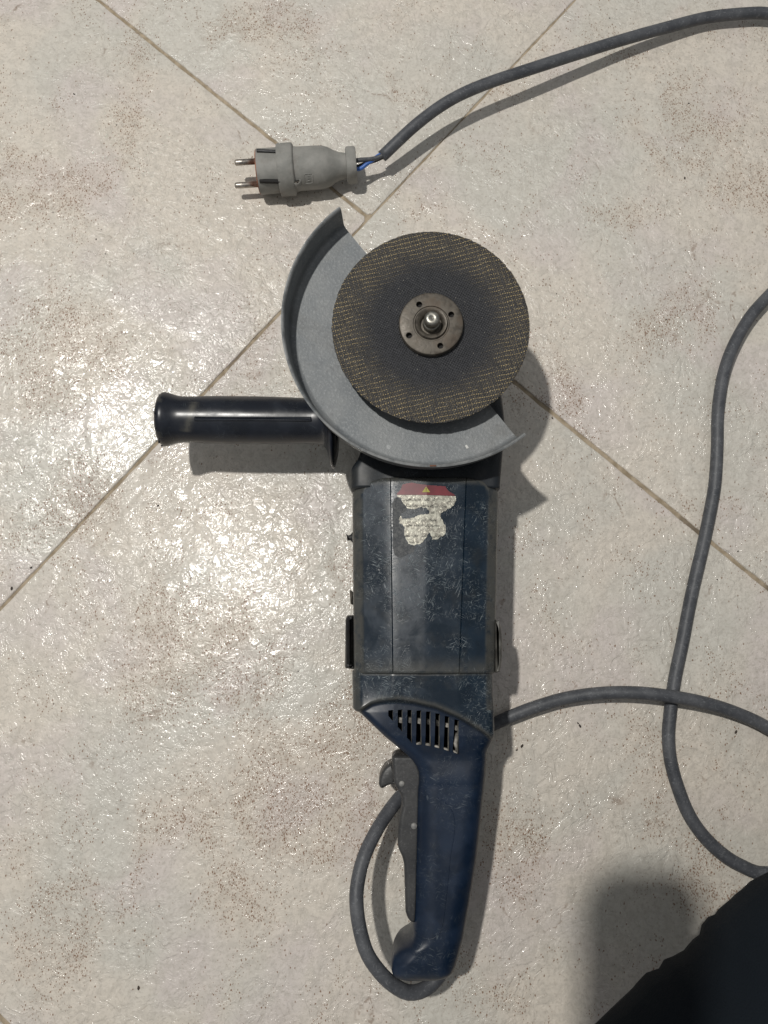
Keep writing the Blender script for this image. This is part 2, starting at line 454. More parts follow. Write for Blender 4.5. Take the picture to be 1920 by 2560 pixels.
def mat_foil():
    s = NT("silver_sticker_foil")
    n = s.noise(300, 4, .7, .6)
    c = s.mix(s.ramp(n, .40, .60), (.24, .225, .19), (.46, .45, .38))
    c = s.mix(s.ramp(s.noise(640, 2), .60, .68), c, (.75, .72, .60))
    return s.out(c, .42, metal=.25, normal=s.bump(n, .0004))
M['foil'] = mat_foil()
def mat_glue():
    s = NT("glue_residue")
    n = s.noise(420, 4, .7, 1.2)
    return s.out(s.mix(s.ramp(n, .42, .6), (.014, .019, .026), (.060, .064, .066)), .5, normal=s.bump(n, .0003))
M['glue'] = mat_glue()
def mat_cloth():
    s = NT("dark_navy_cloth")
    wv = s.math('MULTIPLY', s.math('SINE', s.math('MULTIPLY', s.n("ShaderNodeSeparateXYZ").outputs[0], 1)), 1)
    c = s.mix(s.noise(18, 3), (.0045, .0070, .0105), (.010, .0145, .020))
    return s.out(c, .9, normal=s.bump(s.noise(900, 2), .0004), spec=.15)
M['cloth'] = mat_cloth()

# ------------------------------------------------------------------ floor and its tiles
def joint_line(a, b):
    A, B = P(*a), P(*b); return A.xy, (B - A).xy.normalized()
A0, Ad = joint_line((232, 0), (922, 544))
B0, Bd = joint_line((1437, 0), (0, 1521))
S0, Sd = joint_line((1306.6, 963), (1920, 1450))
A0, Ad = A0, Ad
bn = Vector((Bd.y, -Bd.x))
if bn.dot(Vector((1, -1))) < 0: bn = -bn          # towards lower right
sd = bn.copy()                                     # direction of the short joints
def hit(p, d, q, e):
    den = d.x * e.y - d.y * e.x
    t = ((q.x - p.x) * e.y - (q.y - p.y) * e.x) / den
    return p + d * t
JA = hit(A0, Ad, B0, Bd)
JS = hit(S0, Sd, B0, Bd)
CRN = P(-2, 2543).xy                               # corner joint clipping the lower left of the view
JC = hit(CRN, sd, B0, Bd)
TL = (JC - JS).length
floor = empty("floor"); tag(floor, kind="structure")
bmf = bmesh.new()
_c = [JS + Bd * (TL * a) + sd * (TL * b) for a, b in ((-1.7, -1.95), (1.9, -1.95), (1.9, 1.95), (-1.7, 1.95))]
bmf.faces.new([bmf.verts.new((p.x, p.y, -.0011)) for p in _c])
bmesh.ops.subdivide_edges(bmf, edges=bmf.edges[:], cuts=4, use_grid_fill=True)
g = obj("grout_bed", bmf, M['grout'], floor)
def tile(o, u, v, w_, h_, gl, gr_, gb, gt):
    """o origin, unit axes u v, size; gaps on each side in metres"""
    a, b, c, d = gl, w_ - gr_, gb, h_ - gt
    if (u.x * v.y - u.y * v.x) < 0: pass
    corners = [(a, c), (b, c), (b, d), (a, d)]
    pts = []
    cr = .003
    for k in range(4):
        p, q = Vector(corners[k]), Vector(corners[(k + 1) % 4])
        L_ = (q - p).length; e = (q - p) / L_; nrm = Vector((-e.y, e.x))
        n = int(L_ / .004)
        for i in range(n):
            t = cr + (L_ - 2 * cr) * i / (n - 1)
            pt = p + e * t
            wp = o + u * pt.x + v * pt.y
            j = mnoise.noise(Vector((wp.x * 70, wp.y * 70, k))) * .00055 + mnoise.noise(Vector((wp.x * 260, wp.y * 260, k + 9))) * .0003
            pts.append(pt + nrm * j)
    rings = []
    for z, ins in ((-.009, 0), (-.0012, 0), (-.0005, .0002), (-.00012, .0007), (0, .0014)):
        q = inset(pts, ins)
        rings.append([Vector(((o + u * p.x + v * p.y).x, (o + u * p.x + v * p.y).y, z)) for p in q])
    bm = loft(rings, True, True)
    bmesh.ops.triangulate(bm, faces=[f for f in bm.faces if len(f.verts) > 4])
    obj("tile", bm, M['tile'], floor, angle=40)
gB, gS, gA = .0008, .0015, .0013
ub = Bd                                             # towards lower left
for k in (0, 1, -1, -2):
    for r_ in (0, 1):
        tile(JS + ub * (TL * k) + sd * (TL * r_), ub, sd, TL, TL, gS, gS, gB * (1.6 if (k, r_) == (0, 0) else 1), gB)
        tile(JA + ub * (TL * k) - sd * (TL * r_), ub, -sd, TL, TL, gA, gA, gB * (.7 if (k, r_) == (-1, 0) else 1), gB)

# small grit lying about
bmg = bmesh.new()
gp = [(1450, 1815), (1445, 1808), (1381, 1045), (1305, 1865), (240, 598), (1722, 258), (1712, 445), (1524, 45), (1292, 1875), (1840, 1830), (395, 1264), (78, 1419), (29, 1471), (346, 2470), (185, 235), (1845, 1378), (1793, 1449)]
for i in range(46): gp.append((random.uniform(20, 1900), random.uniform(20, 2500)))
for k, (x, y) in enumerate(gp):
    c = P(x, y, .0004); r = random.uniform(.0005, .0012) if k < 17 else random.uniform(.0002, .0005)
    mt = Matrix.Translation(c) @ Matrix.Rotation(random.uniform(0, 6), 4, 'Z') @ Matrix.Diagonal((1.5, .8, .6, 1))
    bmesh.ops.create_icosphere(bmg, subdivisions=1, radius=r, matrix=mt)
tag(obj("grit", bmg, M['crumb']), "dark crumbs of grit scattered over the pale floor tiles", "grit", kind="stuff")

# ------------------------------------------------------------------ angle grinder
GR = empty("angle_grinder", P(1070, 1500, 0)); tag(GR, "worn navy blue angle grinder lying face up, its grey cord ending in a two-pin plug", "angle grinder")

def hf(name, ys, xs, ztop, zref, zbot, mat, endcap=True, side_in=.002):
    """moulded body: stations ys (px); xs(y)-> px list left..right; ztop(x,y,dL,dR)->m"""
    rings = []
    for y in ys:
        X = xs(y); zr = zref(y) if callable(zref) else zref
        Yw = P(1060, y, zr).y
        pts = [P(x, y, zr).x for x in X]
        xl, xr = pts[0], pts[-1]
        ring = []
        for xp, xw in zip(X, pts):
            ring.append(Vector((xw, Yw, ztop(xp, y, xw - xl, xr - xw))))
        zb = zbot(y) if callable(zbot) else zbot
        zl, zz = ring[0].z, ring[-1].z
        wd = xr - xl; si = min(side_in, wd * .1)
        for f, dx in ((.35, .15), (.7, .5), (.9, 1.2), (1, 3)):
            ring.append(Vector((xr - si * dx, Yw, zz + (zb - zz) * f)))
        for f, dx in ((1, 3), (.9, 1.2), (.7, .5), (.35, .15)):
            ring.append(Vector((xl + si * dx, Yw, zl + (zb - zl) * f)))
        rings.append(ring)
    return loft(rings, True, True)
def frange(a, b, st):
    n = max(1, int(abs(b - a) / st)); return [a + (b - a) * i / n for i in range(n + 1)]

# --- motor housing
PL = [(1195, 976), (1690, 982)]; PR = [(1195, 1163), (1690, 1145)]
def mh_edge(y):
    l = lerp([(1195, 880), (1400, 881), (1690, 884)], y); r = lerp([(1195, 1249), (1480, 1243), (1690, 1240)], y)
    if y < 1236:
        k = 1 - math.sqrt(max(0, 1 - ((1236 - y) / 40) ** 2))
        l += 84 * k; r -= 74 * k
    return l, r
def mh_x(y):
    l, r = mh_edge(y); a, b = lerp(PL, y), lerp(PR, y)
    g = 1.6
    L1 = [l + (a - 2 * g - l) * t for t in (0, .03, .07, .12, .17, .22, .27, .29, .31, .33, .36, .45, .6, .8)]
    out = L1 + [a - 2 * g, a - g, a, a + g, a + 2 * g]
    out += [a + 2 * g + (b - a - 4 * g) * t for t in (.1, .2, .3, .4, .46, .5, .54, .6, .7, .8, .9)]
    out += [b - 2 * g, b - g, b, b + g, b + 2 * g]
    out += [r + (b + 2 * g - r) * t for t in reversed((0, .03, .07, .12, .17, .22, .27, .29, .31, .33, .36, .45, .6, .8))]
    return out
def mh_z0(x, y):
    a, b = lerp(PL, y), lerp(PR, y); m = (a + b) / 2 - 2
    z = .0860
    if a < x < b:
        z += .0001 + .0011 * (1 - abs(x - m) / ((b - a) / 2))
    else:
        d = (a - x) if x <= a else (x - b)
        z -= .0058 * max(0, d) / 70
    for q in (a, b): z -= .0008 * max(0, 1 - abs(x - q) / 1.7)
    return z
def mh_z(x, y, dL, dR):
    z = mh_z0(x, y); d = min(dL, dR)
    if d < .0072:
        z -= .0034 * (1 - d / .0072)
        if d < .0015: z -= .0030 * (1 - math.sqrt(max(0, 1 - (1 - d / .0015) ** 2)))
    f = (y - 1196)
    if f < 14: z -= .006 * (1 - math.sqrt(max(0, 1 - (1 - f / 14) ** 2)))
    bk = 1684 - y
    if bk < 4: z -= .0012 * (1 - bk / 4)
    return z
def mh_wear_sheen(p):
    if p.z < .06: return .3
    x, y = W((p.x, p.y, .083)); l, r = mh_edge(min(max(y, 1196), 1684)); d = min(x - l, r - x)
    k = 1 - sstep(22, 30, d)  # chamfer strips paled to paint in light reflected from the room
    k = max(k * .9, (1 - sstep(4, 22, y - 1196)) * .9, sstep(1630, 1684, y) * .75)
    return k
ys = frange(1196, 1240, 2.5) + frange(1246, 1672, 12) + [1676, 1680, 1684]
obj("motor_housing", hf("m", ys, mh_x, mh_z, .0775, .003, M['navy']), M['navy'], GR, angle=50, wear_sheen=mh_wear_sheen)

# --- gear housing below the guard
def gh_e(y):
    return lerp([(960, 930), (1120, 905), (1150, 894), (1160, 885), (1172, 878), (1215, 878)], y), lerp([(960, 1250), (1010, 1257), (1060, 1262), (1120, 1258), (1215, 1250)], y)
def gh_x(y):
    l, r = gh_e(y); return [l + (r - l) * (1 - math.cos(math.pi * i / 40)) / 2 for i in range(41)]
def gh_z(x, y, dL, dR):
    z = lerp([(960, .081), (1160, .081), (1215, .0815)], y); d = min(dL, dR)
    if d < .006: z -= .006 * (1 - math.sqrt(max(0, 1 - (1 - d / .006) ** 2)))
    z += .0004 * math.sin(x * .07)
    return z
obj("gear_housing", hf("g", frange(960, 1222, 6), gh_x, gh_z, .076, .006, None), M['gearpaint'], GR)
hub = P(1077, 820, .08)
obj("gear_head", lathe([(0.004, .026), (.012, .034), (.06, .037), (.078, .035), (.086, .026), (.094, .020), (.1, .017)], 48, Matrix.Translation((hub.x, hub.y, 0))), M['gearpaint'], GR)
bmn = loft([[Vector((hub.x + sx * wx_, yy, zz)) for sx, zz in ((-1, .008), (1, .008), (1, .074), (.8, .08), (-.8, .08), (-1, .074))] for yy, wx_ in ((hub.y, .033), (hub.y - .05, .042), (P(1, 965, .07).y, .046))], True, True)
obj("gear_neck", bmn, M['gearpaint'], GR)

# --- rear housing with grip (one moulding)
RL = [(1678, 879), (1771, 881.5), (1778, 888), (1784, 900), (1843, 962), (1887, 1014.7), (1905, 1033), (1920, 1043), (1934, 1048), (1955, 1048.5), (1977, 1045), (2113, 1041.5),
      (2255, 1038), (2315, 1034), (2345, 1032), (2353, 1028), (2362, 1018), (2370, 1004), (2379, 993), (2392, 984), (2410, 979), (2430, 979), (2442, 982), (2450, 988), (2456, 996)]
RR = [(1678, 1236), (1837, 1236), (1850, 1233), (1866, 1226), (1879, 1220), (1937, 1217), (2018, 1208), (2145, 1194), (2265, 1176), (2350, 1160), (2400, 1146), (2417, 1141), (2432, 1134), (2444, 1124), (2452, 1108), (2456, 1090)]
RZ = [(1678, .0845), (1780, .084), (1840, .082), (1900, .077), (1960, .073), (2100, .0705), (2340, .067), (2400, .066), (2456, .063)]
RE = [(1678, .007), (1800, .007), (1880, .009), (1930, .013), (2340, .014), (2456, .010)]
ARC = [(870, 1792), (898, 1777), (930, 1758), (951, 1752), (975, 1749), (995, 1749), (1034, 1754), (1090, 1767), (1145, 1791), (1200, 1824), (1231, 1849), (1245, 1856)]
RB = [(1678, .004), (1850, .006), (1940, .018), (2350, .016), (2456, .014)]
def rh_z(x, y, dL, dR):
    z = lerp(RZ, y)
    d = dL + (0 if False else 0); re = lerp(RE, y)
    for dd, k in ((dL, 1.0), (dR, 1.0)):
        r_ = re * k
        if dd < r_:
            z -= r_ * .85 * (1 - math.sqrt(max(0, 1 - (1 - dd / r_) ** 2)))
    a = lerp(ARC, x)
    z -= .0042 * sstep(-5, 9, y - a) * (1 - sstep(1880, 1960, y))
    # foot slopes away below the moulded crease
    cx = lerp([(2330, 1030), (2350, 1036), (2380, 1046), (2405, 1020), (2425, 982)], y)
    z -= .0014 * sstep(0, 30, cx - x) * sstep(2325, 2350, y)
    if y < 1850:
        pa_, pb_ = 982, 1145
        dd = max(0, pa_ - x, x - pb_)
        z -= .0058 * dd / 70 * (1 - sstep(1700, 1850, y))
    e = 2456 - y
    if e < 26: z -= .012 * (1 - math.sqrt(max(0, 1 - (1 - e / 26) ** 2)))
    if y < 1684: z -= .0012 * (1 - (y - 1678) / 6)
    # raised soft panel on the grip
    return z
def rh_x(y):
    l, r = lerp(RL, y), lerp(RR, y)
    out = []
    for i in range(91):
        t = i / 90; t = .55 * t + .45 * (1 - math.cos(math.pi * t)) / 2
        out.append(l + (r - l) * t)
    return out
ZREF = lambda y: lerp(RZ, y) - .006
def rh_wear_sheen(p):
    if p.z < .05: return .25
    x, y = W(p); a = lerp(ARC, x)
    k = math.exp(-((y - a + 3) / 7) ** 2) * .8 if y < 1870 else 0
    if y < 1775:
        l, r = lerp(RL, y), lerp(RR, y); k = max(k, (1 - sstep(16, 24, min(x - l, r - x))) * .7)  # edge strips carry on the painted chamfer sheen
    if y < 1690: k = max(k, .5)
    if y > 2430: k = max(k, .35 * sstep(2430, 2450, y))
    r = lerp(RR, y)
    if y > 1880 and r - x < 7: k = max(k, .6)  # bright reflection along the right grip edge, put into the colour
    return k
rear = obj("rear_housing", hf("r", frange(1678, 1740, 4) + frange(1743, 1960, 2.2) + frange(1966, 2320, 8) + frange(2323, 2456, 2.5), rh_x, rh_z, ZREF, lambda y: lerp(RB, y), None), M['navy_grip'], GR, wear_sheen=rh_wear_sheen)
rear.data.materials.append(M['navy'])
for p_ in rear.data.polygons:
    if W(p_.center)[1] < 1760 or (W(p_.center)[1] < lerp(ARC, W(p_.center)[0]) + 4): p_.material_index = 1
def rz_at(x, y):
    l, r = lerp(RL, y), lerp(RR, y); zr = ZREF(y)
    return rh_z(x, y, P(x, y, zr).x - P(l, y, zr).x, P(r, y, zr).x - P(x, y, zr).x)

# vent slots cut out of it
sc_ = 1 / 7.54
slots = [((80, 120), (170, 110), (172, 322), (135, 290), (80, 222)), ((258, 112), (345, 100), (348, 530), (258, 432)), ((440, 110), (522, 108), (522, 735), (432, 640)),
         ((612, 122), (700, 118), (702, 765), (604, 765)), ((792, 140), (876, 142), (874, 800), (780, 772)), ((968, 172), (1052, 184), (1042, 836), (956, 812)),
         ((1146, 222), (1232, 238), (1218, 886), (1130, 858)), ((1328, 284), (1410, 310), (1392, 938), (1302, 910))]
bmc = bmesh.new()
for s_ in slots:
    q = [(960 + a * sc_, 1760 + b * sc_) for a, b in s_]
    top = [P(x, y, .079) for x, y in q]
    lo = [bmc.verts.new((p.x, p.y, .040)) for p in top]; hi = [bmc.verts.new((p.x, p.y, .095)) for p in top]
    n = len(q)
    for i in range(n): bmc.faces.new((lo[i], lo[(i + 1) % n], hi[(i + 1) % n], hi[i]))
    bmc.faces.new(lo); bmc.faces.new(list(reversed(hi)))
bmesh.ops.recalc_face_normals(bmc, faces=bmc.faces)
mc = bpy.data.meshes.new("cut"); bmc.to_mesh(mc); bmc.free()
oc = bpy.data.objects.new("cut", mc); COL.objects.link(oc)
md = rear.modifiers.new("b", 'BOOLEAN'); md.operation = 'DIFFERENCE'; md.object = oc; md.solver = 'EXACT'
dg = bpy.context.evaluated_depsgraph_get()
nm = bpy.data.meshes.new_from_object(rear.evaluated_get(dg), depsgraph=dg)
rear.modifiers.clear(); rear.data = nm; nm.name = "rear_housing"
bpy.data.objects.remove(oc)
for p_ in nm.polygons:
    p_.use_smooth = abs(p_.normal.z) > .12 or p_.area > 4e-6
bmx = bmesh.new(); bmx.from_mesh(nm)
for e in bmx.edges:
    if len(e.link_faces) == 2 and e.calc_face_angle(0) > R(48): e.smooth = False
bmx.to_mesh(nm); bmx.free()
# winding parts seen through the slots
for (x0, y0, x1, y1, zt) in ((996, 1793, 1006, 1809, .0755), (1020, 1793, 1029.5, 1809, .0755), (1043, 1795, 1053, 1811, .0755), (1067, 1797, 1076, 1813, .070), (1090, 1800, 1099, 1817, .070), (1112, 1807, 1122, 1820, .0750), (1136, 1813, 1145, 1828, .0755)):
    q = [(x0, y0), (x1, y0 + 2), (x1, y1), (x0, y1 - 2)]
    obj("winding_clip", prism(q, zt, [(.035, 0), (zt - .0006, 0), (zt, .0004)], .0005), M['slotplastic'], GR)
obj("motor_lead", tube([P(1139, 1832, .070), P(1141, 1845, .074), P(1138, 1858, .074), P(1142, 1868, .071), P(1143, 1878, .066)], .0013, 8, .002), M['slotplastic'], GR)
for (x0, y0, x1, y1) in ((1041, 1861, 1052, 1861.6), (1064, 1862.5, 1075, 1865), (1087, 1867, 1098, 1870), (1110, 1873, 1121, 1877), (1134, 1880, 1143, 1884)):
    q = [(x0, y0 - 3), (x1, y1 - 3), (x1, y1 + .5), (x0, y0 + .5)]
    obj("slot_lip", prism(q, .0765, [(.05, 0), (.0768, 0)]), M['slotplastic'], GR)

for s_ in slots:
    (xa, ya), (xb, yb) = s_[1], s_[2]
    q = [(960 + a * sc_, 1760 + b * sc_) for a, b in ((xa - 6, ya + 8), (xa + 3, ya + 8), (xb + 3, yb - 6), (xb - 6, yb - 6))]
    obj("slot_lip", prism(q, .0775, [(.06, 0), (.0778, 0)]), M['edge'], GR)

# soft panel outline on the grip
ln = [(840 + a / 3.161, 1860 + b / 3.161) for a, b in ((805, 415), (850, 445), (905, 505), (930, 590), (925, 700), (900, 850), (885, 1000), (865, 1180), (845, 1350), (825, 1440), (790, 1495), (735, 1520), (670, 1508), (628, 1480))]
lp = []
for x, y in ln:
    zz = rz_at(x, y); q = P(x, y, ZREF(y)); lp.append(Vector((q.x, q.y, zz - .00012)))
obj("panel_outline", tube(lp, .00042, 6, .002), M['navy_grip'], GR)

# --- brush covers, clip and torn tag on the sides
obj("brush_cover", prism([(863, 1548), (867, 1538), (884, 1537), (886, 1674), (862, 1671)], .070, [(.03, .0), (.066, 0), (.0695, .0012), (.070, .003)], .001), M['black'], GR)
obj("brush_cover", prism([(1240, 1548), (1246, 1550), (1253, 1566), (1257, 1600), (1256, 1650), (1251, 1680), (1240, 1682)], .0775, [(.03, 0), (.0745, 0), (.0770, .0010), (.0775, .002)], .001), M['edge'], GR)  # paler than its twin: the light on it is put into the colour
obj("spring_clip", prism([(873, 1474), (882, 1478), (882, 1511), (875, 1508)], .055, [(.045, 0), (.055, .0003)]), M['nut'], GR)
obj("torn_tag", prism([(882, 1330), (876, 1336), (871, 1338), (864, 1334), (867, 1341), (872, 1345), (868, 1351), (876, 1350), (882, 1357)], .05, [(.048, 0), (.050, .0002)]), M['black'], GR)

# --- guard, disc, flange nut, spindle (head tilted a little towards the handle)
HM = Matrix.Translation(P(1076.8, 816.5, .110)) @ Matrix.Rotation(.057, 4, 'X')
a0, a1 = R(128.1), R(308.1)
prof = [(.020, -.0155), (.0920, -.0155), (.0950, -.0149), (.0962, -.0136), (.0966, -.0115), (.0977, .0045), (.0983, .0074), (.0991, .0080), (.1001, .0074), (.1000, .0060),
        (.0993, .0040), (.0985, -.0115), (.0980, -.0148), (.0964, -.0168), (.0933, -.0174), (.020, -.0174)]
rings = []
NG = 120
for i in range(NG + 1):
    a = a0 + (a1 - a0) * i / NG
    rings.append([Vector((math.cos(a) * r - .0002, math.sin(a) * r + .0027, z)) for r, z in prof])
obj("wheel_guard", loft(rings, True, True), M['guard'], GR, angle=50, wear_sheen=lambda v: .9 if v.z > .0070 else (.25 if v.z > .0055 else 0)).matrix_world = GR.matrix_world @ (GR.matrix_world.inverted() @ HM)
bpy.context.view_layer.update()
def place(o):
    """o was built in head space with an identity matrix"""
    o.matrix_world = HM; bpy.context.view_layer.update(); return o
g_ = [o for o in GR.children if o.name == "wheel_guard"][0]
chip = P(1171, 1110, .1)
loc = HM.inverted() @ chip
chip_o = obj("paint_chip", box(.0016, .0026, .0004, Matrix.Translation((loc.x, loc.y, -.0153)) @ Matrix.Rotation(.5, 4, 'Z'), .0001), M['chip'], g_); place(chip_o)
rl_ = HM.inverted() @ P(1083, 1163, .1145)
ra = math.atan2(rl_.y, rl_.x)
pc = obj("rust_spot", box(.0042, .0010, .0004, Matrix.Rotation(ra, 4, 'Z') @ Matrix.Translation((rl_.xy.length, 0, .0080)) @ Matrix.Rotation(R(90), 4, 'Z'), .0001), flat("rust", (.16, .07, .04), .8), g_); place(pc)

SEG = 260
rr = []
for z, r, jj in ((-.0012, .006, 0), (-.0012, .0640, 0), (-.0012, .0665, 1), (.0010, .0667, 1), (.0013, .0658, 1), (.0013, .061, 0), (.0014, .03, 0), (.0014, .006, 0)):
    ring = []
    for i in range(SEG):
        a = 2 * math.pi * i / SEG
        q = r + jj * (.00045 * mnoise.noise(Vector((math.cos(a) * 22, math.sin(a) * 22, 0))) + .0004 * mnoise.noise(Vector((math.cos(a) * 70, math.sin(a) * 70, 3))))
        ring.append(Vector((math.cos(a) * q, math.sin(a) * q, z + .0002 * mnoise.noise(Vector((math.cos(a) * q * 200, math.sin(a) * q * 200, 1))))))
    rr.append(ring)
cd = place(obj("cutting_disc", loft(rr, True, True), M['disc'], GR, angle=60))
# flange nut with four pin holes
NK = 1.055
bmn = lathe([(.0014, .0205), (.0044, .0206), (.0054, .0200), (.0057, .0190), (.0056, .0116), (.0050, .0112), (.0050, .0106), (.0058, .0103), (.0068, .0098), (.0066, .0086), (.0052, .0070), (.0030, .0066), (.0014, .006)], 96, caps=False)
bmesh.ops.scale(bmn, vec=(NK, NK, 1.1), verts=bmn.verts)
nut = place(obj("flange_nut", bmn, M['nut'], GR, angle=45))
holes = []
for hx, hy in ((640, 480), (1115, 625), (955, 1080), (490, 930)):
    q = HM.inverted() @ P(940 + hx / 5.925, 680 + hy / 5.925, .117)
    holes.append(q)
bmc = bmesh.new()
for q in holes:
    bmesh.ops.create_cone(bmc, cap_ends=True, segments=20, radius1=.0021, radius2=.0021, depth=.008, matrix=Matrix.Translation((q.x, q.y, .0065)))
mc = bpy.data.meshes.new("cut"); bmc.to_mesh(mc); bmc.free(); oc = bpy.data.objects.new("cut", mc); COL.objects.link(oc); oc.matrix_world = HM
# closed solid for the boolean
bms = lathe([(.0014, .0205), (.0044, .0206), (.0054, .0200), (.0057, .0190), (.0056, .0116), (.0050, .0112), (.0050, .0106), (.0058, .0103), (.0068, .0098), (.0066, .0086), (.0052, .0070), (.0030, .0066)], 96, caps=True)
bmesh.ops.scale(bms, vec=(NK, NK, 1.1), verts=bms.verts); bmesh.ops.recalc_face_normals(bms, faces=bms.faces); bms.to_mesh(nut.data); bms.free()
bpy.context.view_layer.update()
md = nut.modifiers.new("b", 'BOOLEAN'); md.operation = 'DIFFERENCE'; md.object = oc; md.solver = 'EXACT'
dg = bpy.context.evaluated_depsgraph_get()
nm = bpy.data.meshes.new_from_object(nut.evaluated_get(dg), depsgraph=dg)
nut.modifiers.clear(); nut.data = nm; bpy.data.objects.remove(oc)
bmx = bmesh.new(); bmx.from_mesh(nm)
for f in bmx.faces: f.smooth = True
for e in bmx.edges:
    if len(e.link_faces) == 2 and e.calc_face_angle(0) > R(40): e.smooth = False
bmx.to_mesh(nm); bmx.free()
if not nm.materials: nm.materials.append(M['nut'])
for q in holes:
    place(obj("pin_hole", lathe([(.0026, .0), (.0027, .0020)], 20, Matrix.Translation((q.x, q.y, 0)), caps=False), M['darkhole'], nut))
place(obj("spindle", lathe([(-.01, .0056), (.0088, .0056), (.0092, .0053), (.0094, .0049), (.0108, .0048), (.0112, .0052), (.0152, .0051), (.0164, .0046), (.0170, .0036), (.0170, .0012), (.0163, .0004), (.0162, 0)], 48), M['spindle'], GR, angle=50))

# --- side handle
z_h = .055
ax0, ax1 = P(360 + 115 / 3.07, 940 + 332 / 3.07, z_h), P(360 + 1450 / 3.07, 940 + 346 / 3.07, z_h)
axd = (ax1 - ax0).normalized()
mh = Matrix.Translation(ax0) @ axd.to_track_quat('Z', 'Y').to_matrix().to_4x4()
u = (ax1 - ax0).length / 1335
pr = [(0, 0), (0, 90), (2, 130), (8, 165), (18, 190), (34, 204), (55, 208), (75, 204), (100, 196), (125, 187), (155, 180), (185, 177), (230, 177), (245, 177), (260, 177.3), (275, 177.6), (290, 178), (305, 178.4), (320, 179), (335, 179.5), (350, 180), (365, 180.4), (400, 181), (500, 182.5), (700, 183), (880, 181), (1000, 178),
      (1100, 175), (1180, 174), (1230, 178), (1262, 190), (1283, 212), (1300, 250), (1315, 310), (1328, 355), (1338, 366), (1350, 362), (1360, 330), (1372, 270), (1378, 120), (1560, 100), (1560, 0)]
hd = obj("side_handle", lathe([(a * u, b * u) for a, b in pr], 72, mh), M['navy_handle'], GR, wear_sheen=lambda v: 1.0 * math.exp(-((W(v)[0] - 474 + (W(v)[1] - 1048) * .25) / 9) ** 2) if 1005 < W(v)[1] < 1080 else (.5 if W(v)[0] < 402 else 0))
ql = [(385, 309), (1285, 312), (1285, 346), (385, 344)]
q = [(360 + a / 3.07, 940 + b / 3.07) for a, b in ql]
obj("mould_rib", prism(q, .0722, [(.064, 0), (.0718, 0), (.0723, .0004), (.0724, .0008)], .0008), M['navy_handle'], hd)
# jagged worn rim of the handle end
bmj = bmesh.new()
for i in range(26):
    a = random.uniform(0, 6.28); rad_ = 204 * u
    p_ = mh @ Vector((math.cos(a) * rad_, math.sin(a) * rad_, random.uniform(8, 40) * u))
    bmesh.ops.create_icosphere(bmj, subdivisions=1, radius=random.uniform(.0003, .0008), matrix=Matrix.Translation(p_))
obj("rim_burr", bmj, M['navy_handle'], hd)

# --- trigger, lock lever and pins
c5 = lambda a, b: (840 + a / 3.161, 1860 + b / 3.161)
tr = [c5(*p) for p in ((440, 98), (480, 84), (560, 92), (612, 128), (650, 190), (664, 240), (660, 320), (648, 400), (644, 700), (636, 1000), (628, 1300), (618, 1412), (590, 1400), (566, 1375), (549, 1325), (545, 1180), (539, 950), (525, 890), (497, 830), (487, 790), (489, 690), (500, 570), (522, 480), (516, 400), (484, 350), (456, 300), (446, 200))]
TLt = [(1886, 990), (1888, 983), (1892, 979.5), (1923, 981), (1955, 984), (1971, 993), (1987, 1003), (2012, 1005), (2040, 998), (2078, 994), (2110, 994), (2122, 997), (2141, 1006), (2160, 1010), (2233, 1012.5), (2279, 1013.7), (2294, 1019), (2303, 1026), (2307, 1030)]
TRt = [(1886, 1026), (1890, 1030), (1902, 1037), (1918, 1045), (1936, 1050), (1961, 1049), (1987, 1046), (2080, 1044), (2176, 1041), (2271, 1039), (2307, 1036)]
def tr_z(x, y, dL, dR):
    z = .0625 - .002 * sstep(1990, 2300, y)
    for d, r_ in ((dL, .0028), (dR, .0012)):
        if d < r_: z -= r_ * (1 - math.sqrt(max(0, 1 - (1 - d / r_) ** 2)))
    e = min(y - 1886, 2307 - y)
    if e < 10: z -= .004 * (1 - math.sqrt(max(0, 1 - (1 - e / 10) ** 2)))
    return z
def tr_x(y):
    l, r = lerp(TLt, y), lerp(TRt, y); return [l + (r - l) * (1 - math.cos(math.pi * i / 22)) / 2 for i in range(23)]
obj("trigger", hf("t", frange(1886, 1906, 2) + frange(1910, 2290, 6) + frange(2293, 2307, 2), tr_x, tr_z, .058, .028, None), M['trigger'], GR)
lv = [c5(*p) for p in ((448, 152), (418, 162), (385, 186), (358, 228), (342, 275), (338, 320), (346, 345), (365, 356), (384, 346), (400, 334), (428, 323), (470, 322), (480, 240))]
obj("lock_lever", prism(lv, .055, [(.030, 0), (.0525, 0), (.0545, .0008), (.055, .002)], .001), M['trigger'], GR)
for (a, b, r_) in ((520, 315, .0019), (617, 649, .0021)):
    q = P(*c5(a, b), .063)
    obj("pivot_pin", lathe([(.055, r_), (.0628, r_), (.0632, r_ * .85), (.0632, 0)], 20, Matrix.Translation((q.x, q.y, 0))), M['pin'], GR)

